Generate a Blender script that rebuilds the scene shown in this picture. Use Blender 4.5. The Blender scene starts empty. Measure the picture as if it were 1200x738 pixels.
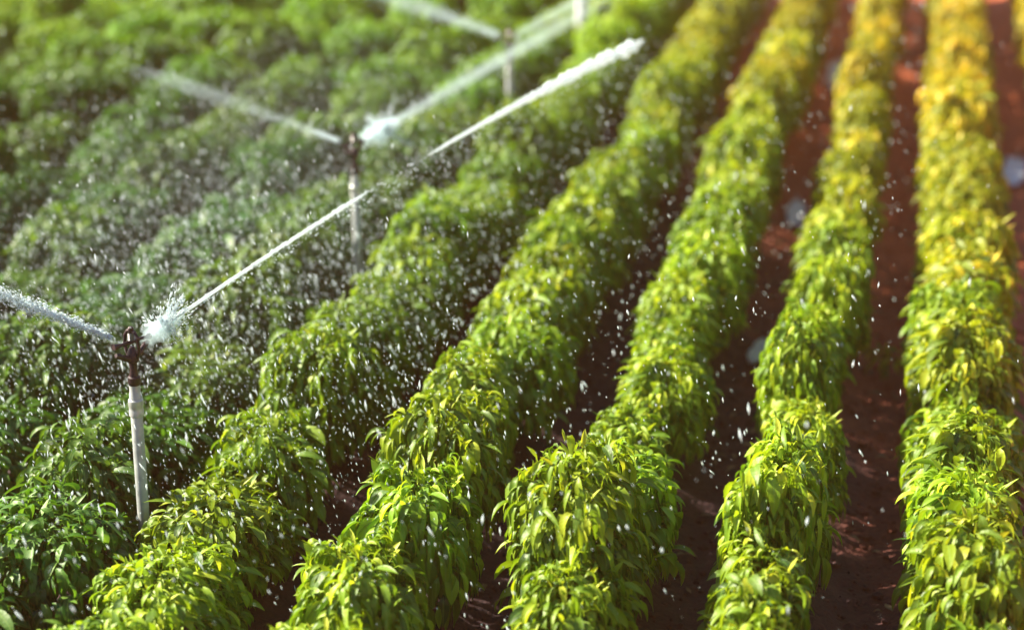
import bpy, bmesh, math, random
import numpy as np
from mathutils import Vector, Matrix

R = math.radians
sc = bpy.context.scene
COL = sc.collection

# ------------------------------------------------------------------ camera, sky, sun, exposure
cam_d = bpy.data.cameras.new("camera")
cam = bpy.data.objects.new("camera", cam_d)
COL.objects.link(cam)
cam_d.sensor_width = 36.0
cam_d.lens = 60.0
cam_d.clip_start = 0.1
cam_d.clip_end = 2000
CAM_H = 5.05
PITCH, YAW = R(21.0318), R(13.388)
cam.location = (0, 0, CAM_H)
cam.rotation_euler = (math.pi / 2 - PITCH, 0, YAW)
cam_d.dof.use_dof = True
cam_d.dof.focus_distance = 9.3
cam_d.dof.aperture_fstop = 0.5
sc.camera = cam

SUN_EL, SUN_AZ = R(33), R(-92)          # azimuth clockwise from +Y; the sun stands to the left of the rows
world = bpy.data.worlds.new("World")
sc.world = world
world.use_nodes = True
wn = world.node_tree
bg = wn.nodes["Background"]
sky = wn.nodes.new("ShaderNodeTexSky")
sky.sky_type = 'NISHITA'
sky.sun_disc = False
sky.sun_elevation = SUN_EL
sky.sun_rotation = SUN_AZ
wn.links.new(sky.outputs[0], bg.inputs[0])
bg.inputs[1].default_value = 0.05
sun_d = bpy.data.lights.new("sun", 'SUN')
sun_d.energy = 5.0
sun_d.angle = R(0.5)
sun_d.color = (1.0, 0.92, 0.72)
sun = bpy.data.objects.new("sun", sun_d)
COL.objects.link(sun)
sv = Vector((math.sin(SUN_AZ) * math.cos(SUN_EL), math.cos(SUN_AZ) * math.cos(SUN_EL), math.sin(SUN_EL)))
sun.rotation_euler = sv.to_track_quat('Z', 'Y').to_euler()
sc.view_settings.view_transform = 'Standard'
sc.view_settings.look = 'None'
sc.view_settings.gamma = 1.0
sc.view_settings.use_curve_mapping = False
sc.view_settings.exposure = 1.85
sc.render.engine = 'CYCLES'
sc.cycles.max_bounces = 8
sc.cycles.volume_bounces = 2
sc.cycles.transparent_max_bounces = 24
sc.cycles.use_denoising = True

# ------------------------------------------------------------------ helpers
def mesh_np(name, verts, quads, uv=None, attrs=None, smooth=True):
    """verts (n,3), quads (m,4) -> mesh; attrs: {name: per-vertex float array}"""
    me = bpy.data.meshes.new(name)
    verts = np.asarray(verts, dtype=np.float32)
    quads = np.asarray(quads, dtype=np.int32)
    k = quads.shape[1]
    me.vertices.add(len(verts))
    me.vertices.foreach_set("co", verts.ravel())
    me.loops.add(quads.size)
    me.loops.foreach_set("vertex_index", quads.ravel())
    me.polygons.add(len(quads))
    me.polygons.foreach_set("loop_start", np.arange(0, quads.size, k, dtype=np.int32))
    me.polygons.foreach_set("loop_total", np.full(len(quads), k, dtype=np.int32))
    me.polygons.foreach_set("use_smooth", np.full(len(quads), smooth, dtype=bool))
    for an, av in (attrs or {}).items():
        a = me.attributes.new(an, 'FLOAT', 'POINT')
        a.data.foreach_set("value", np.asarray(av, dtype=np.float32))
    me.update(calc_edges=True)
    me.validate()
    return me

def link(name, me, mat=None, parent=None, loc=(0, 0, 0)):
    o = bpy.data.objects.new(name, me)
    COL.objects.link(o)
    if mat is not None and not me.materials:
        me.materials.append(mat)
    o.location = loc
    if parent is not None:
        o.parent = parent
    return o

def empty(name, loc, label, cat, group=None):
    o = bpy.data.objects.new(name, None)
    COL.objects.link(o)
    o.location = loc
    tag(o, label, cat, group)
    return o

def tag(o, label, cat, group=None, kind=None):
    if label: o["label"] = label
    if cat: o["category"] = cat
    if group: o["group"] = group
    if kind: o["kind"] = kind

def lathe(bm, prof, seg=24, c=(0, 0, 0), axis=None):
    """profile [(radius, height)] turned about an axis through c"""
    rot = Matrix.Identity(3) if axis is None else Vector((0, 0, 1)).rotation_difference(Vector(axis)).to_matrix()
    rings = []
    for r, z in prof:
        ring = []
        for i in range(seg):
            a = 2 * math.pi * i / seg
            ring.append(bm.verts.new(Vector(c) + rot @ Vector((r * math.cos(a), r * math.sin(a), z))))
        rings.append(ring)
    for a, b in zip(rings, rings[1:]):
        for i in range(seg):
            j = (i + 1) % seg
            bm.faces.new((a[i], a[j], b[j], b[i]))
    bm.faces.new(list(reversed(rings[0])))
    bm.faces.new(rings[-1])

def tube(bm, pts, rad, seg=12):
    pts = [Vector(p) for p in pts]
    if not hasattr(rad, "__len__"):
        rad = [rad] * len(pts)
    rings = []
    up = Vector((0.13, 0.31, 1)).normalized()
    for i, p in enumerate(pts):
        t = (pts[min(i + 1, len(pts) - 1)] - pts[max(i - 1, 0)]).normalized()
        s = t.cross(up)
        if s.length < 1e-3:
            s = t.cross(Vector((1, 0, 0)))
        s.normalize()
        n = s.cross(t)
        rings.append([bm.verts.new(p + (s * math.cos(2 * math.pi * k / seg) + n * math.sin(2 * math.pi * k / seg)) * rad[i]) for k in range(seg)])
    for a, b in zip(rings, rings[1:]):
        for i in range(seg):
            j = (i + 1) % seg
            bm.faces.new((a[i], a[j], b[j], b[i]))
    bm.faces.new(list(reversed(rings[0])))
    bm.faces.new(rings[-1])

def bm_mesh(name, bm, smooth=True):
    bmesh.ops.recalc_face_normals(bm, faces=bm.faces)
    me = bpy.data.meshes.new(name)
    bm.to_mesh(me)
    bm.free()
    for p in me.polygons:
        p.use_smooth = smooth
    if smooth:
        me.set_sharp_from_angle(angle=R(38))
    return me

# ------------------------------------------------------------------ materials
def new_mat(name):
    m = bpy.data.materials.new(name)
    m.use_nodes = True
    m.node_tree.nodes.clear()
    return m, m.node_tree

def N(nt, t, **kw):
    n = nt.nodes.new(t)
    for k, v in kw.items():
        setattr(n, k, v)
    return n

def ramp(nt, fac, stops):
    r = N(nt, "ShaderNodeValToRGB")
    e = r.color_ramp.elements
    while len(e) < len(stops):
        e.new(0.5)
    for el, (p, c) in zip(e, stops):
        el.position = p
        el.color = (*c, 1)
    nt.links.new(fac, r.inputs[0])
    return r.outputs[0]

def mix(nt, a, b, fac, mode='MIX'):
    m = N(nt, "ShaderNodeMix", data_type='RGBA', blend_type=mode)
    for sock, v in ((m.inputs[6], a), (m.inputs[7], b), (m.inputs[0], fac)):
        if hasattr(v, "links") or hasattr(v, "is_linked"):
            nt.links.new(v, sock)
        elif isinstance(v, (int, float)):
            sock.default_value = v
        else:
            sock.default_value = (*v, 1)
    return m.outputs[2]

def leaf_material():
    m, nt = new_mat("pepper_leaf")
    L = nt.links.new
    out = N(nt, "ShaderNodeOutputMaterial")
    at = N(nt, "ShaderNodeAttribute", attribute_name="tint")
    rib = N(nt, "ShaderNodeAttribute", attribute_name="rib")
    oi = N(nt, "ShaderNodeObjectInfo")
    base = ramp(nt, at.outputs["Fac"], [(0.0, (0.022, 0.055, 0.008)), (0.45, (0.120, 0.195, 0.009)),
                                       (0.8, (0.25, 0.31, 0.014)), (1.0, (0.36, 0.37, 0.03))])
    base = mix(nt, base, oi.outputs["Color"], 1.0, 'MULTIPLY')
    # paler midrib and side veins
    tc = N(nt, "ShaderNodeTexCoord")
    wav = N(nt, "ShaderNodeTexNoise")
    wav.inputs["Scale"].default_value = 45
    L(tc.outputs["Object"], wav.inputs["Vector"])
    mr = N(nt, "ShaderNodeMapRange")
    mr.inputs[1].default_value = 0.25; mr.inputs[2].default_value = 0.0
    mr.inputs[3].default_value = 0.0; mr.inputs[4].default_value = 0.45
    L(rib.outputs["Fac"], mr.inputs[0])
    base = mix(nt, base, (0.20, 0.33, 0.06), mr.outputs[0])
    p = N(nt, "ShaderNodeBsdfPrincipled")
    L(base, p.inputs["Base Color"])
    p.inputs["Roughness"].default_value = 0.48
    p.inputs["Specular IOR Level"].default_value = 0.4
    bmp = N(nt, "ShaderNodeBump")
    bmp.inputs["Strength"].default_value = 0.35
    bmp.inputs["Distance"].default_value = 0.01
    L(wav.outputs["Fac"], bmp.inputs["Height"])
    L(bmp.outputs[0], p.inputs["Normal"])
    tr = N(nt, "ShaderNodeBsdfTranslucent")
    tcol = mix(nt, base, (2.2, 2.1, 0.9), 1.0, 'MULTIPLY')
    L(tcol, tr.inputs["Color"])
    ms = N(nt, "ShaderNodeMixShader")
    ms.inputs[0].default_value = 0.28
    L(p.outputs[0], ms.inputs[1])
    L(tr.outputs[0], ms.inputs[2])
    L(ms.outputs[0], out.inputs[0])
    return m

def simple(name, col, rough=0.5, metal=0.0, noise=0.0, nscale=20, col2=None, bump=0.0, spec=0.5):
    m, nt = new_mat(name)
    L = nt.links.new
    out = N(nt, "ShaderNodeOutputMaterial")
    p = N(nt, "ShaderNodeBsdfPrincipled")
    p.inputs["Roughness"].default_value = rough
    p.inputs["Metallic"].default_value = metal
    p.inputs["Specular IOR Level"].default_value = spec
    p.inputs["Base Color"].default_value = (*col, 1)
    tc = N(nt, "ShaderNodeTexCoord")
    nz = N(nt, "ShaderNodeTexNoise")
    nz.inputs["Scale"].default_value = nscale
    nz.inputs["Detail"].default_value = 6
    L(tc.outputs["Object"], nz.inputs["Vector"])
    if col2 is not None:
        c = ramp(nt, nz.outputs["Fac"], [(0.35, col), (0.7, col2)])
        L(c, p.inputs["Base Color"])
    if bump:
        b = N(nt, "ShaderNodeBump")
        b.inputs["Strength"].default_value = bump
        b.inputs["Distance"].default_value = 0.02
        L(nz.outputs["Fac"], b.inputs["Height"])
        L(b.outputs[0], p.inputs["Normal"])
    L(p.outputs[0], out.inputs[0])
    return m

def soil_material():
    m, nt = new_mat("field_soil")
    L = nt.links.new
    out = N(nt, "ShaderNodeOutputMaterial")
    p = N(nt, "ShaderNodeBsdfPrincipled")
    tc = N(nt, "ShaderNodeTexCoord")
    n1 = N(nt, "ShaderNodeTexNoise"); n1.inputs["Scale"].default_value = 2.2; n1.inputs["Detail"].default_value = 8
    n2 = N(nt, "ShaderNodeTexNoise"); n2.inputs["Scale"].default_value = 26; n2.inputs["Detail"].default_value = 6
    L(tc.outputs["Object"], n1.inputs["Vector"]); L(tc.outputs["Object"], n2.inputs["Vector"])
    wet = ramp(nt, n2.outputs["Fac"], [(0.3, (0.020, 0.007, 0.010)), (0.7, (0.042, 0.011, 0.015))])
    dry = ramp(nt, n2.outputs["Fac"], [(0.3, (0.38, 0.080, 0.032)), (0.7, (0.60, 0.155, 0.060))])  # clay red with the warm glow put into the colour
    # dark soil at the near end, warm glow painted into it towards the far right
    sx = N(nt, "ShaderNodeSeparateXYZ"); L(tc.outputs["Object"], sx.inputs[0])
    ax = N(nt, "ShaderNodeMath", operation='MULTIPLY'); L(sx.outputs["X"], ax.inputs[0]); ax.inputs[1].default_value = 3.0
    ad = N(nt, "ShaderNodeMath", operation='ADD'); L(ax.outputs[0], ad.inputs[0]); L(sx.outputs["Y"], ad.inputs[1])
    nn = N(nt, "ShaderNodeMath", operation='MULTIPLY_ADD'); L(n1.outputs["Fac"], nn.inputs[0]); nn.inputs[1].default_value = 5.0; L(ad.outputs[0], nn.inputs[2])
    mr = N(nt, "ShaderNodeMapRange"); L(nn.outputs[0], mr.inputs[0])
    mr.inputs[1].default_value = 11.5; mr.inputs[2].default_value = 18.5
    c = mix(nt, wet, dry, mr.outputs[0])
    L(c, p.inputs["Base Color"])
    p.inputs["Roughness"].default_value = 0.75
    b = N(nt, "ShaderNodeBump"); b.inputs["Strength"].default_value = 0.8; b.inputs["Distance"].default_value = 0.03
    L(n2.outputs["Fac"], b.inputs["Height"]); L(b.outputs[0], p.inputs["Normal"])
    L(p.outputs[0], out.inputs[0])
    return m

def spray_material(name, density, transl=0.5):
    """white water: bright scattering drops, thinned by see-through"""
    m, nt = new_mat(name)
    L = nt.links.new
    out = N(nt, "ShaderNodeOutputMaterial")
    p = N(nt, "ShaderNodeBsdfPrincipled")
    p.inputs["Base Color"].default_value = (0.76, 0.88, 0.93, 1)
    p.inputs["Roughness"].default_value = 0.15
    p.inputs["IOR"].default_value = 1.33
    t = N(nt, "ShaderNodeBsdfTranslucent"); t.inputs[0].default_value = (0.85, 0.9, 0.92, 1)
    m1 = N(nt, "ShaderNodeMixShader"); m1.inputs[0].default_value = transl
    L(p.outputs[0], m1.inputs[1]); L(t.outputs[0], m1.inputs[2])
    if density < 1:
        tp = N(nt, "ShaderNodeBsdfTransparent")
        m2 = N(nt, "ShaderNodeMixShader"); m2.inputs[0].default_value = density
        L(tp.outputs[0], m2.inputs[1]); L(m1.outputs[0], m2.inputs[2])
        L(m2.outputs[0], out.inputs[0])
    else:
        L(m1.outputs[0], out.inputs[0])
    return m

M_LEAF = leaf_material()
M_STEM = simple("pepper_stem", (0.07, 0.11, 0.03), 0.6, col2=(0.11, 0.12, 0.05), bump=0.3)
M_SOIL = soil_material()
M_PIPE = simple("galvanised_pipe", (0.26, 0.28, 0.28), 0.42, 0.15, nscale=14, col2=(0.40, 0.42, 0.42), bump=0.08)
M_CPL = simple("pipe_coupling_metal", (0.34, 0.36, 0.36), 0.35, 0.3, nscale=30, col2=(0.46, 0.47, 0.46), bump=0.08)
M_HEAD = simple("sprinkler_brass", (0.018, 0.012, 0.015), 0.45, 0.3, nscale=30, col2=(0.045, 0.022, 0.026), bump=0.1)
M_STEEL = simple("spring_steel", (0.25, 0.24, 0.25), 0.35, 0.9, nscale=40)
M_JET = spray_material("water_jet_white", 0.9)
M_SPRAY = spray_material("water_spray", 1.0)
def mist_material(name, dens):
    m, nt = new_mat(name)
    out = N(nt, "ShaderNodeOutputMaterial")
    v = N(nt, "ShaderNodeVolumePrincipled")
    v.inputs["Color"].default_value = (0.78, 0.94, 1.0, 1)
    v.inputs["Density"].default_value = dens
    v.inputs["Anisotropy"].default_value = 0.2
    nt.links.new(v.outputs[0], out.inputs["Volume"])
    return m
M_MIST = mist_material("fine_spray_mist", 1.2)
M_MIST_THICK = mist_material("thick_spray_mist", 9.0)
M_DROP = spray_material("water_drop", 0.72, 0.45)

# ------------------------------------------------------------------ ground: one sheet, fine furrows near, flat to the horizon
ROWS = {0: 1.66, 1: 0.53, 2: -0.485, 3: -1.47, 4: -2.52, 5: -3.54}
WIDTH = {0: 0.95, 1: 1.15, 2: 0.86, 3: 1.02, 4: 1.10, 5: 1.2}      # how far each row has spread
for k in range(6, 18):
    ROWS[k] = -3.5 - 0.98 * (k - 5)
def ground_z(x, y):
    d = np.min(np.abs(x[..., None] - np.array(list(ROWS.values()))), axis=-1)
    ridge = 0.075 * np.cos(np.clip(d, 0, 0.5) * 2 * math.pi)
    fade = np.clip((x + 15.5) / 1.5, 0, 1) * np.clip((2.6 - x) / 0.8, 0, 1)
    rough = 0.012 * np.sin(x * 23 + 3 * np.sin(y * 5.1)) * np.sin(y * 17 + 2 * np.sin(x * 7.3)) + 0.010 * np.sin(x * 51 + y * 37) * np.sin(y * 43 - x * 29)
    return (ridge + rough) * fade - 0.04
def axis_pts(lo, hi, step, far):
    inner = np.arange(lo, hi + 1e-6, step)
    outl = lo - np.geomspace(0.3, far, 14)[::-1]
    outr = hi + np.geomspace(0.3, far, 14)
    return np.concatenate([outl, inner, outr])
gx = axis_pts(-15.5, 2.7, 0.045, 900.0)
gy = axis_pts(4.5, 30.0, 0.06, 900.0)
X, Y = np.meshgrid(gx, gy)
Z = ground_z(X, Y)
Z = np.where((Y < 4.4) | (Y > 30.1), -0.04, Z)
nx, ny = len(gx), len(gy)
ii = (np.arange(ny - 1)[:, None] * nx + np.arange(nx - 1)[None, :]).ravel()
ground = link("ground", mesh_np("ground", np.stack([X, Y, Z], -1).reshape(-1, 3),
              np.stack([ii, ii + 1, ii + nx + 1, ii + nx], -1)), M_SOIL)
tag(ground, "dark furrowed soil between the pepper rows, warm glow painted in at far right", "ground", kind="structure")

# ------------------------------------------------------------------ pepper plants
def leaves_mesh(name, seed, n, rx, ry, h, droop=1.0, size=1.0):
    rg = np.random.default_rng(seed)
    # anchor points through the shell of a flat-topped dome
    u = rg.random(n); az = rg.random(n) * 2 * np.pi
    el = np.arcsin(np.clip(rg.random(n) * 1.12 - 0.12, -1, 1))
    dx, dy, dz = np.cos(el) * np.cos(az), np.cos(el) * np.sin(az), np.sin(el)
    p = 3.0
    k = (np.abs(dx) ** p + np.abs(dy) ** p + np.abs(dz) ** p) ** (-1 / p)
    rr = 0.60 + 0.42 * np.sqrt(u)
    bumps = 1 + 0.13 * np.sin(az * 3 + seed) * np.cos(el * 4 + seed * 1.7) + 0.07 * np.sin(az * 7 + seed * 2.1)
    k = k * rr * bumps
    zc = h * 0.40
    A = np.stack([dx * k * rx * 0.86, dy * k * ry * 0.86, zc + dz * k * np.where(dz > 0, h * 0.56, h * 0.30)], -1)
    # initial heading: outwards, spread at random
    hd = az + rg.normal(0, 0.75, n)
    pitch0 = np.clip(0.35 * dz + rg.normal(-0.15, 0.40, n), -1.3, 1.35)
    shoot = rg.random(n) < 0.07
    pitch0 = np.where(shoot & (dz > 0.4), 1.2, pitch0)
    bend = (1.62 + rg.normal(0, 0.4, n)) * droop
    bend = np.where(shoot, 0.5, bend)
    Ln = np.clip(rg.normal(0.130, 0.034, n), 0.05, 0.21) * size
    Ln = np.where(shoot, Ln * 0.6, Ln)
    Wd = Ln * np.clip(rg.normal(0.132, 0.036, n), 0.07, 0.24)
    S = 7
    s = np.linspace(0, 1, S)
    prof = np.array([0.10, 0.62, 0.98, 1.0, 0.80, 0.45, 0.02])
    seg = Ln[:, None] / (S - 1)
    pit = pitch0[:, None] - bend[:, None] * (s[None, :] ** 0.55)
    pit = np.clip(pit, -1.52, 1.5)
    cur = hd[:, None] + rg.normal(0, 0.30, n)[:, None] * s[None, :]
    T = np.stack([np.cos(pit) * np.cos(cur), np.cos(pit) * np.sin(cur), np.sin(pit)], -1)
    C = A[:, None, :] + np.concatenate([np.zeros((n, 1, 3)), np.cumsum(T[:, :-1] * seg[..., None], 1)], 1)
    side = np.stack([-np.sin(cur), np.cos(cur), np.zeros_like(cur)], -1)
    nor = np.cross(T, side)
    roll = rg.normal(0, 0.45, n)[:, None, None]
    sd = side * np.cos(roll) + nor * np.sin(roll)
    nn = np.cross(T, sd)
    fold = np.clip(rg.normal(0.42, 0.2, n), 0.0, 1.0)[:, None, None]
    w = Wd[:, None, None] * prof[None, :, None]
    wavy = (0.10 * np.sin(s[None, :] * 9 + rg.random(n)[:, None] * 6))[..., None]
    Lf = C + sd * w * np.cos(fold) + nn * w * (np.sin(fold) + wavy)
    Rt = C - sd * w * np.cos(fold) + nn * w * (np.sin(fold) - wavy)
    V = np.stack([Lf, C, Rt], 2)                    # n,S,3,3
    # petiole: a thin strip from inside the crown to the blade
    base = (np.arange(n) * S * 3)[:, None]
    q = []
    for j in range(S - 1):
        a = j * 3
        q.append(np.concatenate([base + a, base + a + 1, base + a + 4, base + a + 3], 1))
        q.append(np.concatenate([base + a + 1, base + a + 2, base + a + 5, base + a + 4], 1))
    Q = np.concatenate(q, 0)
    tint = np.clip(0.40 + 0.20 * rg.normal(0, 1, n) + 0.15 * np.clip(dz, -0.3, 1), 0.02, 0.98)
    tint = np.where(shoot, np.clip(tint + 0.3, 0, 1), tint)
    tint = np.repeat(tint, S * 3)
    rib = np.tile(np.array([1.0, 0.0, 1.0]), n * S)
    return mesh_np(name, V.reshape(-1, 3), Q, attrs={"tint": tint, "rib": rib})

def stem_mesh(name, seed, rx, h):
    rg = random.Random(seed)
    bm = bmesh.new()
    fork = h * 0.30
    tube(bm, [(0, 0, -0.06), (0.006, 0.004, fork * 0.5), (0.0, 0.0, fork)], [0.013, 0.011, 0.010], 8)
    for k in range(7):
        a = 2 * math.pi * k / 7 + rg.uniform(-0.3, 0.3)
        e = Vector((math.cos(a) * rx * 0.62, math.sin(a) * rx * 0.62, h * rg.uniform(0.62, 0.86)))
        mid = Vector((e.x * 0.45, e.y * 0.45, fork + (e.z - fork) * 0.6))
        tube(bm, [(0, 0, fork - 0.012), mid, e], [0.008, 0.006, 0.003], 6)
        for t in (0.5, 0.85):
            b = mid.lerp(e, t)
            a2 = a + rg.choice((-1, 1)) * rg.uniform(0.5, 1.1)
            tube(bm, [b, b + Vector((math.cos(a2) * 0.06, math.sin(a2) * 0.06, 0.03)), b + Vector((math.cos(a2) * 0.12, math.sin(a2) * 0.12, 0.02))], [0.004, 0.003, 0.002], 5)
    return bm_mesh(name, bm)

VAR = []
for v in range(9):
    rg = random.Random(100 + v)
    rx, ry, h = rg.uniform(0.235, 0.30), rg.uniform(0.40, 0.48), rg.uniform(0.78, 0.94)
    fm = leaves_mesh("pepper_foliage", 11 + v * 7, 2000, rx, ry, h, droop=rg.uniform(1.25, 1.6), size=rg.uniform(0.95, 1.12))
    fm.materials.append(M_LEAF)
    sm = stem_mesh("pepper_stem", 50 + v, rx, h)
    sm.materials.append(M_STEM)
    VAR.append((fm, sm))

def project(x, y, z):
    d = Vector((x, y, z - CAM_H))
    r = Vector((math.cos(YAW), math.sin(YAW), 0))
    f = Vector((-math.sin(YAW) * math.cos(PITCH), math.cos(YAW) * math.cos(PITCH), -math.sin(PITCH)))
    u = r.cross(f)
    t = d.dot(f)
    return 600 + 2000 * d.dot(r) / t, 369 - 2000 * d.dot(u) / t, t

ORD = "first second third fourth fifth sixth seventh eighth ninth tenth eleventh twelfth thirteenth fourteenth fifteenth sixteenth seventeenth eighteenth nineteenth".split()
def ordinal(i):
    if i < 19: return ORD[i]
    tens = {2: "twent", 3: "thirt", 4: "fort"}[(i + 1) // 10]
    u = (i + 1) % 10
    return tens + "ieth" if u == 0 else tens + "y-" + ORD[u - 1]
def row_name(k):
    if k <= 5: return ORD[5 - k] + " row right of the sprinklers"
    return ORD[k - 6] + " row left of the sprinklers"

rnd = random.Random(7)
plants = []
SP = 0.73
for k, x0 in ROWS.items():
    y = 4.6 + rnd.random() * 0.5
    idx = 0
    while y < 29:
        x = x0 + rnd.uniform(-1, 1) * (0.055 if k < 6 else 0.14)
        px, py, t = project(x, y, 0.45)
        tx, ty, _ = project(x, y, 0.75)
        R_ = 2000 * 0.45 / t
        if ty < 738 + 30 and py > (-45 if k < 6 else -12) and px > -R_ * 1.0 and px < 1200 + R_ * 1.0:
            plants.append((k, idx, x, y))
            idx += 1
        y += SP * (1.0 if k < 6 else 1.22) * rnd.uniform(0.86, 1.14)
print("plants", len(plants))

protos = {}
for (k, idx, x, y) in plants:
    rg = random.Random(k * 1000 + idx)
    v = rg.randrange(len(VAR))
    fm, sm = VAR[v]
    # plants differ: far-right glow painted in as yellower leaves, left rows a deeper green
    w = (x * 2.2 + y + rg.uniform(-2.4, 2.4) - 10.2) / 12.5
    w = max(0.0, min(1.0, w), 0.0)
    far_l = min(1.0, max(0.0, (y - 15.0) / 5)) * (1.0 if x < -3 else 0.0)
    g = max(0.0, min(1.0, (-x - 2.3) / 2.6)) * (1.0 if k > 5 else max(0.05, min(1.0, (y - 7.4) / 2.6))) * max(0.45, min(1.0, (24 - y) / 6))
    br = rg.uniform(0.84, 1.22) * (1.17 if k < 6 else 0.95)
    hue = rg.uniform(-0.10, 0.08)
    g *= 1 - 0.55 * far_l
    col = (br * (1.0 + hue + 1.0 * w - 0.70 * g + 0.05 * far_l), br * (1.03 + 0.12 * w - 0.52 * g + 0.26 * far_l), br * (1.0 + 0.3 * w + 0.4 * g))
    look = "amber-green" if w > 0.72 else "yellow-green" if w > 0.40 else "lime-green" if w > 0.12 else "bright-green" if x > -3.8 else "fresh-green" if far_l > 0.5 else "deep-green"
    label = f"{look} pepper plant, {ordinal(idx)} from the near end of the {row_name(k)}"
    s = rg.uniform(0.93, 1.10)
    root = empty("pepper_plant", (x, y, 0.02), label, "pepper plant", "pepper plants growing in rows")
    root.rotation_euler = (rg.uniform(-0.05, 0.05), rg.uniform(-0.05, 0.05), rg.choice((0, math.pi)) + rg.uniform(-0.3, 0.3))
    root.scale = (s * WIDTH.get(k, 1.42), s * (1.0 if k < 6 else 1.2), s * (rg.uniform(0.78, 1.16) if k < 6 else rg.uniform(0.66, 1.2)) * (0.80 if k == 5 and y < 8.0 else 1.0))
    for nm, me in (("foliage", fm), ("stem", sm)):
        if (nm, v) not in protos:
            protos[(nm, v)] = o = bpy.data.objects.new(nm, me)
        else:
            o = protos[(nm, v)].copy()
        COL.objects.link(o)
        o.parent = root
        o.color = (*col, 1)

# a low weed in the furrow, fallen leaves and clods of earth
wm = leaves_mesh("weed_leaves", 905, 70, 0.15, 0.15, 0.16, droop=0.8, size=0.8)
wd = link("weed", wm, M_LEAF, None, (0.02, 12.4, -0.03))
wd.color = (1.1, 1.0, 1.0, 1)
tag(wd, "small low weed alone in the red furrow between the two rightmost full rows", "weed")

rgf = np.random.default_rng(31)
nl = 420
fx = rgf.choice(np.array([0.0, 0.98, -0.97, -1.97, -2.98]), nl) + rgf.normal(0, 0.14, nl)
fy = rgf.uniform(6.5, 20, nl)
fz = ground_z(fx, fy) + 0.012
LV, LF, LT = [], [], []
for a in range(nl):
    h_ = rgf.uniform(0, 6.28); ln = rgf.uniform(0.05, 0.11); wd_ = ln * rgf.uniform(0.14, 0.24)
    t_ = np.array([math.cos(h_), math.sin(h_), 0]); s_ = np.array([-math.sin(h_), math.cos(h_), 0])
    b_ = len(LV)
    cu = rgf.uniform(0.0, 0.03)
    for q, (u, w_) in enumerate(((0, .08), (.3, .9), (.6, .85), (1, .03))):
        c_ = np.array([fx[a], fy[a], fz[a] + cu * math.sin(u * 3.1)]) + t_ * ln * u
        LV += [c_ + s_ * wd_ * w_ + (0, 0, .006), c_, c_ - s_ * wd_ * w_ + (0, 0, .006)]
    for q in range(3):
        LF += [(b_ + q * 3, b_ + q * 3 + 1, b_ + q * 3 + 4, b_ + q * 3 + 3), (b_ + q * 3 + 1, b_ + q * 3 + 2, b_ + q * 3 + 5, b_ + q * 3 + 4)]
M_DRYLEAF = simple("fallen_leaf", (0.10, 0.075, 0.03), 0.6, nscale=5, col2=(0.20, 0.15, 0.07))
fl = link("fallen_leaves", mesh_np("fallen_leaves", LV, LF), M_DRYLEAF)
tag(fl, "dry fallen leaves strewn along the furrows", "fallen leaves", None, "stuff")

nc = 5200
cx_ = rgf.choice(np.array([0.0, 0.98, -0.97, -1.97, -2.98]), nc) + rgf.normal(0, 0.16, nc)
cy_ = rgf.uniform(6.3, 22, nc)
cz_ = ground_z(cx_, cy_)
cr = np.clip(rgf.lognormal(math.log(0.013), 0.5, nc), 0.005, 0.045)
bmc = bmesh.new(); bmesh.ops.create_icosphere(bmc, subdivisions=1, radius=1)
iv = np.array([v.co[:] for v in bmc.verts]); ifc = np.array([[v.index for v in f.verts] for f in bmc.faces]); bmc.free()
jit = 1 + rgf.uniform(-0.28, 0.28, (nc, len(iv)))
CV = np.stack([cx_, cy_, cz_ + cr * 0.25], -1)[:, None] + iv[None] * jit[..., None] * cr[:, None, None] * np.stack([rgf.uniform(.8, 1.4, nc), rgf.uniform(.8, 1.4, nc), rgf.uniform(.5, .9, nc)], -1)[:, None]
CF = (np.arange(nc) * len(iv))[:, None, None] + ifc[None]
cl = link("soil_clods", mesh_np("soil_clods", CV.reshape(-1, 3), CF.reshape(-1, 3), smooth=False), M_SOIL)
tag(cl, "crumbled clods of earth along the furrows", "soil clods", None, "stuff")

# ------------------------------------------------------------------ sprinklers
HEADS = [(-3.98, 7.86), (-4.10, 12.0), (-3.86, 16.1), (-3.97, 20.3)]
SPR_LABELS = ["sharp grey sprinkler riser at the lower left of the field with two jets",
              "second sprinkler up the line, dark head and a burst of white water",
              "blurred third sprinkler on a pale riser near the top of the picture",
              "pale farthest sprinkler riser cut off by the top edge"]
GRP_S = "sprinklers along the irrigation line"
HZ = 1.57
def riser_mesh():
    bm = bmesh.new()
    lathe(bm, [(0.033, -0.10), (0.033, 1.30), (0.030, 1.305), (0.030, 1.36)], 28)
    return bm_mesh("riser_pipe", bm)
def coupling_mesh():
    bm = bmesh.new()
    lathe(bm, [(0.034, 1.165), (0.041, 1.172), (0.041, 1.20), (0.0385, 1.205), (0.0385, 1.225), (0.041, 1.23), (0.041, 1.262), (0.034, 1.27)], 28)
    return bm_mesh("coupling", bm)
def body_mesh():
    bm = bmesh.new()
    lathe(bm, [(0.036, 1.352), (0.040, 1.36), (0.040, 1.405), (0.030, 1.412), (0.024, 1.45), (0.026, 1.50), (0.040, 1.515), (0.042, 1.545), (0.034, 1.575), (0.020, 1.60), (0.012, 1.615)], 24)
    # bridge that carries the arm's pivot
    tube(bm, [(0, -0.036, 1.54), (0, -0.058, 1.60), (0, -0.055, 1.68), (0, -0.03, 1.715), (0, 0.0, 1.722), (0, 0.03, 1.715), (0, 0.055, 1.68), (0, 0.058, 1.60), (0, 0.036, 1.54)], 0.011, 10)
    lathe(bm, [(0.016, 1.705), (0.018, 1.71), (0.018, 1.74), (0.010, 1.748)], 16)
    return bm_mesh("sprinkler_body", bm)
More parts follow.
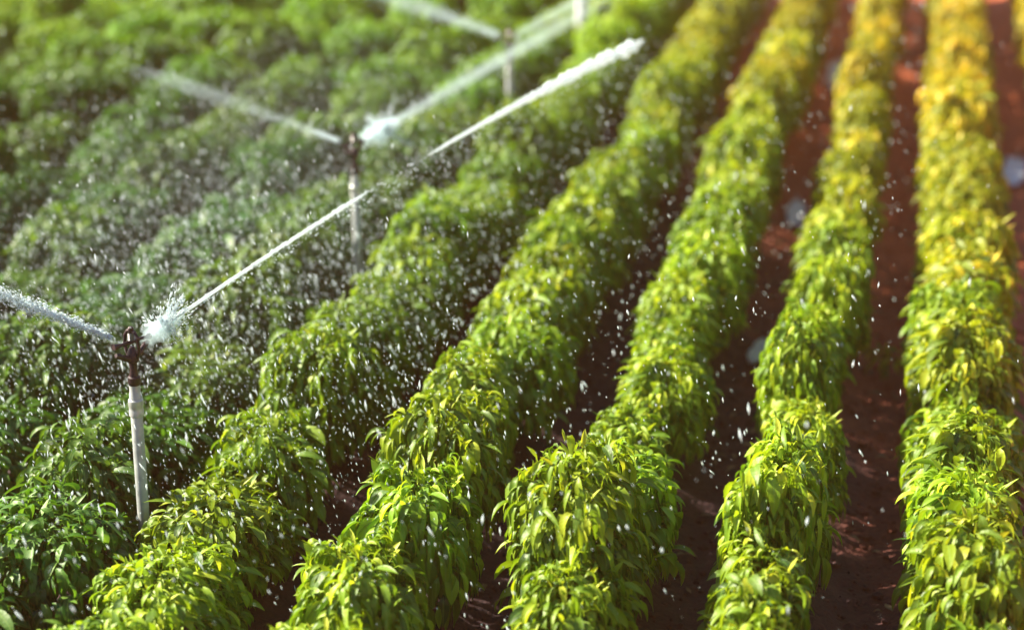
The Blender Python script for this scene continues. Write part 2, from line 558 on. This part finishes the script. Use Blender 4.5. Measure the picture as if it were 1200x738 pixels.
def nozzle_mesh(sgn):
    bm = bmesh.new()
    tube(bm, [(0.025 * sgn, 0, 1.535), (0.07 * sgn, 0, 1.555), (0.12 * sgn, 0, 1.588)], [0.022, 0.019, 0.016], 14)
    tube(bm, [(0.116 * sgn, 0, 1.585), (0.145 * sgn, 0, 1.600)], [0.021, 0.013], 14)
    return bm_mesh("nozzle", bm)
def arm_mesh():
    bm = bmesh.new()
    tube(bm, [(-0.15, 0.012, 1.655), (-0.08, 0.006, 1.648), (0, 0, 1.645), (0.09, 0.0, 1.640), (0.145, 0.0, 1.628)], [0.020, 0.012, 0.016, 0.011, 0.010], 12)
    # spoon that dips into the jet
    tube(bm, [(0.135, 0.0, 1.63), (0.170, 0.012, 1.622), (0.195, 0.032, 1.612)], [0.013, 0.021, 0.008], 10)
    return bm_mesh("hammer_arm", bm)
def spring_mesh():
    bm = bmesh.new()
    pts = [(0.021 * math.cos(a * 0.5), 0.021 * math.sin(a * 0.5), 1.658 + a * 0.00052) for a in range(0, 88)]
    tube(bm, pts, 0.0028, 6)
    return bm_mesh("spring", bm)
MS = dict(riser=riser_mesh(), cpl=coupling_mesh(), body=body_mesh(), n1=nozzle_mesh(1), n2=nozzle_mesh(-1), arm=arm_mesh(), spr=spring_mesh())
AZ = [R(18), R(11), R(14), R(16)]           # azimuth of each main jet, clockwise from +Y
for i, ((x, y), lab) in enumerate(zip(HEADS, SPR_LABELS)):
    rt = empty("sprinkler", (x - (0.035 if i == 0 else 0), y, 0), lab, "sprinkler", GRP_S)
    rt.rotation_euler = (R(0.4), R(1.2 if i == 0 else 0.3), 0)
    rot = math.pi / 2 - AZ[i]
    pipe = link("riser_pipe", MS["riser"], M_PIPE, rt)
    link("coupling", MS["cpl"], M_CPL, pipe)
    bd = link("sprinkler_body", MS["body"], M_HEAD, rt); bd.rotation_euler.z = rot; bd.scale = (0.86,) * 3; bd.location.z = 1.36 * 0.14
    link("nozzle", MS["n1"], M_HEAD, bd)
    link("nozzle", MS["n2"], M_HEAD, bd)
    if i == 3:                                  # the last riser is a stouter, paler post
        pipe.scale = (2.0, 2.0, 1.0)
    ar = link("hammer_arm", MS["arm"], M_HEAD, rt); ar.rotation_euler.z = rot; ar.scale = (0.86,) * 3; ar.location.z = 1.36 * 0.14
    link("spring", MS["spr"], M_STEEL, ar)

# ------------------------------------------------------------------ water
OCT_V = np.array([(0, 0, 1), (1, 0, 0), (0, 1, 0), (-1, 0, 0), (0, -1, 0), (0, 0, -1)], dtype=float)
OCT_F = np.array([(0, 1, 2), (0, 2, 3), (0, 3, 4), (0, 4, 1), (5, 2, 1), (5, 3, 2), (5, 4, 3), (5, 1, 4)])
def drops_mesh(name, P, D, rad, ln):
    """P (n,3) centres, D (n,3) travel directions, rad (n), ln (n) half lengths"""
    n = len(P)
    D = D / np.linalg.norm(D, axis=1, keepdims=True)
    ref = np.where(np.abs(D[:, 2:3]) > 0.9, np.array([[1.0, 0, 0]]), np.array([[0, 0, 1.0]]))
    a = np.cross(D, ref); a /= np.linalg.norm(a, axis=1, keepdims=True)
    b = np.cross(D, a)
    V = P[:, None, :] + OCT_V[None, :, 0:1] * a[:, None] * rad[:, None, None] + OCT_V[None, :, 1:2] * b[:, None] * rad[:, None, None] + OCT_V[None, :, 2:3] * D[:, None] * ln[:, None, None]
    F = (np.arange(n) * 6)[:, None, None] + OCT_F[None]
    return mesh_np(name, V.reshape(-1, 3), F.reshape(-1, 3))

def arc(i, az, elev, length, drop, n=60, z0=HZ):
    """points of a jet thrown from sprinkler i"""
    x, y = HEADS[i]
    d = Vector((math.sin(az), math.cos(az), 0))
    out = []
    for j in range(n):
        s = 0.122 + (length - 0.122) * j / (n - 1)
        z = z0 + s * math.tan(elev) - drop * s * s
        out.append(Vector((x, y, z)) + d * s)
    return out

def jet_core(name, pts, r0, r1, seed, parent, mat, power=1.4, s0=0.0, s1=1.0, rough=0.35):
    rg = random.Random(seed)
    a, b = int(s0 * (len(pts) - 1)), int(s1 * (len(pts) - 1))
    sub = []
    for p, q in zip(pts[a:b], pts[a + 1:b + 1]):
        for t in (0, .25, .5, .75):
            sub.append(p.lerp(q, t))
    n = len(sub)
    rad = []
    for j in range(n):
        s = j / (n - 1)
        base = r0 + (r1 - r0) * s ** power
        taper = min(1, s * 12 + 0.25, ((1 - s) * 7) ** 0.8 + 0.05)
        rad.append(base * taper * (1 + rough * s * rg.uniform(-1, 1)))
        sub[j] = sub[j] + Vector((rg.gauss(0, 1), rg.gauss(0, 1), rg.gauss(0, 1))) * base * 0.25 * s
    bm = bmesh.new()
    tube(bm, sub, rad, 10)
    return link(name, bm_mesh(name, bm), mat, parent)

def jet_spray(name, pts, n, r0, r1, dr, seed, parent, mat, fade=1.0, power=1.0, fall=0.0):
    rg = np.random.default_rng(seed)
    A = np.array([tuple(p) for p in pts])
    s = rg.random(n) ** (1.0 + fade)
    f = s * (len(A) - 1.001)
    i = f.astype(int); t = (f - i)[:, None]
    P = A[i] * (1 - t) + A[i + 1] * t
    D = A[i + 1] - A[i]
    rad = (r0 + (r1 - r0) * s ** power)[:, None]
    off = rg.normal(0, 1, (n, 3)) * rad * 0.6
    P = P + off
    P[:, 2] -= fall * s * rg.random(n) ** 2
    r = np.clip(rg.lognormal(math.log(dr), 0.4, n), dr * 0.4, dr * 2.5)
    Dn = D / np.linalg.norm(D, axis=1, keepdims=True) + rg.normal(0, 0.15, (n, 3))
    return link(name, drops_mesh(name, P, Dn, r, r * rg.uniform(1.2, 3.0, n)), mat, parent)

def splash(name, c, n, rad, dr, seed, parent, mat, dirv):
    rg = np.random.default_rng(seed)
    d = rg.normal(0, 1, (n, 3)); d /= np.linalg.norm(d, axis=1, keepdims=True)
    # most of the broken water leaves in a few bursts, the rest scatters
    nb_ = 9
    bd_ = rg.normal(0, 1, (nb_, 3)); bd_ /= np.linalg.norm(bd_, axis=1, keepdims=True)
    bl_ = rg.uniform(0.6, 1.3, nb_)
    pick = rg.integers(0, nb_, n)
    burst = rg.random(n) < 0.62
    d = np.where(burst[:, None], bd_[pick] + d * 0.13, d)
    q = rg.random(n) ** 1.5 * np.where(burst, bl_[pick], 0.75)
    d = d + np.array(dirv)[None] * 0.6
    P = np.array(c)[None] + d * (q * rad)[:, None]
    r = np.clip(rg.lognormal(math.log(dr), 0.4, n), dr * 0.4, dr * 2.2)
    return link(name, drops_mesh(name, P, d, r, r * rg.uniform(1.2, 5.0, n)), mat, parent)

GRP_J = "water jets thrown by the sprinklers"
def mist(pts, r0, r1, s1, parent, mat, seed):
    rg = random.Random(seed)
    b = max(4, int(s1 * (len(pts) - 1)))
    rad = []
    for j in range(b):
        s = j / (len(pts) - 1)
        e = min(1, j / 2 * 0.5 + 0.3, ((b - 1 - j) / (b * 0.35)) ** 0.7 + 0.06)
        rad.append((r0 + (r1 - r0) * s) * e * rg.uniform(0.85, 1.15))
    bm = bmesh.new()
    tube(bm, pts[:b], rad, 14)
    return link("mist", bm_mesh("mist", bm), mat, parent)
def puff(c, r, d, parent, mat, seed):
    rg = random.Random(seed)
    bm = bmesh.new()
    bmesh.ops.create_icosphere(bm, subdivisions=3, radius=1)
    for v in bm.verts:
        q = 1 + 0.35 * math.sin(4 * v.co.x + seed) * math.sin(5 * v.co.y + 2 * seed) + 0.28 * math.sin(7 * v.co.z + 4 * v.co.x + seed)
        v.co = v.co * (r * q)
        v.co += d * (v.co.dot(d) * 1.1)
        v.co += Vector(c)
    return link("mist", bm_mesh("mist", bm), mat, parent)

def jet(i, az, label):
    x, y = HEADS[i]
    return empty("water_jet", (x, y, HZ), label, "water jet", GRP_J)

def place_world(o, parent):
    o.matrix_parent_inverse = Matrix.Translation(-parent.location)

# first sprinkler, long bright arc up the field
def build_jet(i, az, elev, length, drop, label, core=None, spray=None, spl=None, mists=(), puffs=()):
    rt = jet(i, az, label)
    pts = arc(i, az, elev, length, drop)
    kids = []
    for c in core or []:
        kids.append(jet_core("water_stream", pts, parent=rt, mat=M_JET, **c))
    if spray:
        kids.append(jet_spray("spray", pts, parent=rt, mat=M_SPRAY, **spray))
    if spl:
        at, n, rad, dr = spl
        p = pts[0].lerp(pts[-1], at)
        d = (pts[1] - pts[0]).normalized()
        kids.append(splash("splash", p, n, rad, dr, i * 31 + 5, rt, M_SPRAY, d))
    for q, (a0, a1, ln) in enumerate(mists):
        kids.append(mist(pts, a0, a1, ln, rt, M_MIST, i * 7 + q))
    dv = (pts[1] - pts[0]).normalized()
    for q, (at, pr) in enumerate(puffs):
        kids.append(puff(pts[0].lerp(pts[-1], at), pr, dv, rt, M_MIST_THICK, i * 5 + q))
    for o in kids:
        place_world(o, rt)
    return rt
build_jet(0, R(18), R(9.5), 6.1, 0.0115, "long thin white jet arcing up the field from the nearest sprinkler",
          core=[dict(r0=0.010, r1=0.013, seed=1, s0=0.03, s1=0.37, rough=0.2), dict(r0=0.009, r1=0.042, seed=2, s0=0.46, s1=0.99, power=1.0, rough=0.9)],
          spray=dict(n=1300, r0=0.012, r1=0.075, dr=0.0028, seed=3, fade=0.0, fall=0.3, power=1.3), spl=(0.02, 2800, 0.18, 0.0022),
          puffs=[(0.012, 0.06), (0.024, 0.045), (0.036, 0.028)])
build_jet(0, R(-105), R(26), 1.6, 0.03, "pale fan of water leaving the nearest sprinkler towards the left edge",
          core=[dict(r0=0.010, r1=0.010, seed=5, s0=0.0, s1=0.3, rough=0.3)],
          spray=dict(n=5200, r0=0.012, r1=0.07, dr=0.0024, seed=4, fade=0.25, power=0.8, fall=0.06),
          mists=[(0.02, 0.075, 0.98), (0.015, 0.045, 0.75), (0.012, 0.03, 0.5)])
build_jet(1, R(11), R(3.0), 5.6, 0.0018, "broad misty jet from the second sprinkler towards the top of the picture",
          core=[dict(r0=0.02, r1=0.02, seed=6, s0=0.0, s1=0.06, rough=0.3)],
          spray=dict(n=2600, r0=0.04, r1=0.11, dr=0.0026, seed=7, fade=0.15, power=0.8), spl=(0.06, 2400, 0.20, 0.0026),
          mists=[(0.04, 0.09, 0.97), (0.03, 0.05, 0.7)], puffs=[(0.05, 0.085), (0.07, 0.07), (0.088, 0.045), (0.055, 0.05)])
build_jet(1, R(-80), R(14), 2.3, 0.014, "faint fan of spray leaving the second sprinkler to the left",
          core=[dict(r0=0.014, r1=0.010, seed=8, s0=0.0, s1=0.12, rough=0.3)],
          spray=dict(n=1300, r0=0.02, r1=0.11, dr=0.0020, seed=9, fade=0.8, power=0.9, fall=0.1),
          mists=[(0.022, 0.10, 0.9)])
build_jet(2, R(-75), R(13), 1.7, 0.01, "blurred pale jet leaving the third sprinkler to the upper left",
          spray=dict(n=1500, r0=0.03, r1=0.12, dr=0.003, seed=10, fade=0.4, power=0.9),
          mists=[(0.03, 0.14, 0.99), (0.025, 0.08, 0.6)])
build_jet(2, R(16), R(6), 4.0, 0.006, "blurred pale jet from the third sprinkler along the rows",
          spray=dict(n=1500, r0=0.03, r1=0.12, dr=0.003, seed=12, fade=0.2, power=0.9),
          mists=[(0.03, 0.10, 0.99), (0.025, 0.06, 0.6)])

# thin mist drifting over the left of the field: even, weak volumes
M_DRIFT = mist_material("drifting_mist", 0.003)
for c_, r_, lab in (((-4.7, 10.3, 1.25), (1.5, 2.2, 0.70), "thin mist drifting between the first and second sprinklers"),
                    ((-5.2, 13.8, 1.35), (1.6, 2.4, 0.70), "thin mist drifting beyond the second sprinkler"),
                    ):
    bm = bmesh.new()
    bmesh.ops.create_icosphere(bm, subdivisions=4, radius=1)
    for v in bm.verts:
        q = 1 + 0.2 * math.sin(4 * v.co.x + 2 * v.co.y + c_[1]) * math.cos(3 * v.co.y) 
        v.co = Vector((v.co.x * r_[0] * q, v.co.y * r_[1] * q, v.co.z * r_[2] * q))
    o = link("mist", bm_mesh("mist", bm), M_DRIFT, None, c_)
    tag(o, lab, "mist", None, "stuff")

# falling drops all over the field, thickest round the sprinklers
rg = np.random.default_rng(77)
P = []
def cloud(n, cx, cy, cz, sx, sy, sz):
    P.append(np.stack([rg.normal(cx, sx, n), rg.normal(cy, sy, n), cz + np.abs(rg.normal(0, sz, n))], -1))
cloud(3000, -5.0, 10.4, 0.75, 1.0, 1.5, 0.45)
cloud(2800, -5.2, 13.5, 0.75, 1.3, 2.2, 0.5)
cloud(1900, -4.0, 9.0, 0.8, 0.8, 1.3, 0.4)
nb = 3600
P.append(np.stack([rg.uniform(-9, 0.2, nb), rg.uniform(6.5, 22, nb), rg.uniform(0.45, 2.2, nb)], -1))
P.append(np.stack([rg.uniform(-1, 1.6, 420), rg.uniform(7, 22, 420), rg.uniform(0.3, 2.0, 420)], -1))
nb = 2300
P.append(np.stack([rg.normal(-2.3, 0.8, nb), rg.uniform(6.8, 16, nb), rg.uniform(0.25, 1.7, nb)], -1))
coarse = sum(len(p) for p in P)
cloud(5200, -5.0, 10.3, 0.8, 0.75, 1.3, 0.42)
cloud(4200, -5.3, 13.3, 0.8, 1.1, 1.9, 0.45)
cloud(2400, -3.3, 9.6, 0.7, 0.6, 1.5, 0.4)
P = np.concatenate(P)
n = len(P)
D = np.stack([rg.normal(0.25, 0.25, n), rg.normal(0.0, 0.3, n), -np.ones(n)], -1)
r = np.clip(rg.lognormal(math.log(0.0029), 0.5, n), 0.0014, 0.009)
r *= 0.8
r[coarse:] *= 0.62
dr_o = link("water_drops", drops_mesh("water_drops", P, D, r, r * rg.uniform(1.5, 6.0, n)), M_DROP)
tag(dr_o, "countless white water drops falling over the pepper rows", "water drops", kind="stuff")

# ------------------------------------------------------------------ pale scraps of plastic sheet lying in the furrows
M_PLA = simple("white_plastic_sheet", (0.72, 0.73, 0.78), 0.35, 0.0, nscale=9, col2=(0.84, 0.84, 0.86), bump=0.2)
def scrap(x, y, lx, ly, seed, label):
    rg = random.Random(seed)
    nx_, ny_ = 12, 26
    ph = [rg.uniform(0, 6.28) for _ in range(6)]
    V, F = [], []
    for side in (0.0, -0.004):
        for j in range(ny_):
            for i in range(nx_):
                u, v = i / (nx_ - 1) * 2 - 1, j / (ny_ - 1) * 2 - 1
                e = 1 - 0.22 * abs(math.sin(3 * v + ph[0])) - 0.5 * v * v * v * v
                px = lx * u * e
                py = ly * v * (1 - 0.18 * abs(math.sin(4 * u + ph[1])))
                z = 0.030 + 0.030 * math.sin(7 * u + 5 * v + ph[2]) * math.sin(9 * v + ph[3]) + 0.014 * math.sin(16 * v - 8 * u + ph[4])
                V.append((px, py, z + side))
    m = nx_ * ny_
    for j in range(ny_ - 1):
        for i in range(nx_ - 1):
            a = j * nx_ + i
            F.append((a, a + 1, a + nx_ + 1, a + nx_))
            F.append((m + a, m + a + nx_, m + a + nx_ + 1, m + a + 1))
    rim = [i for i in range(nx_)] + [j * nx_ + nx_ - 1 for j in range(1, ny_)] + [(ny_ - 1) * nx_ + i for i in range(nx_ - 2, -1, -1)] + [j * nx_ for j in range(ny_ - 2, 0, -1)]
    for a, b in zip(rim, rim[1:] + rim[:1]):
        F.append((b, a, m + a, m + b))
    o = link("plastic_scrap", mesh_np("plastic_scrap", V, F), M_PLA, None, (x, y, -0.08))
    o.rotation_euler.z = rg.uniform(-0.12, 0.12)
    tag(o, label, "plastic scrap", "pale scraps lying in the furrows")
scrap(-0.94, 22.4, 0.15, 0.95, 1, "bright white scrap far up the furrow, beyond the other pale scraps")
scrap(-1.00, 16.3, 0.10, 0.45, 2, "bluish white scrap halfway up the furrow, below the brightest one")
scrap(-0.99, 12.6, 0.08, 0.26, 3, "smallest dim scrap in shade, at the near end of its furrow")
scrap(1.14, 18.3, 0.14, 0.60, 5, "pale scrap at the right edge, alone beside the last row")

# ------------------------------------------------------------------ added warm haze, standing in for the glow at far right
mh, nth = new_mat("added_glow_haze")
oh = N(nth, "ShaderNodeOutputMaterial")
vh = N(nth, "ShaderNodeVolumePrincipled")
vh.inputs["Color"].default_value = (1.0, 0.46, 0.22, 1)
vh.inputs["Density"].default_value = 0.0012
nth.links.new(vh.outputs[0], oh.inputs["Volume"])
bm = bmesh.new()
bmesh.ops.create_cube(bm, size=1)
for v in bm.verts:
    v.co = Vector((v.co.x * 1900, v.co.y * 1900, -1.5 + (v.co.z + 0.5) * 7.5))
hz = link("haze", bm_mesh("haze", bm, False), mh)
tag(hz, "added warm haze over the whole field, in place of a glow", "haze", None, "stuff")
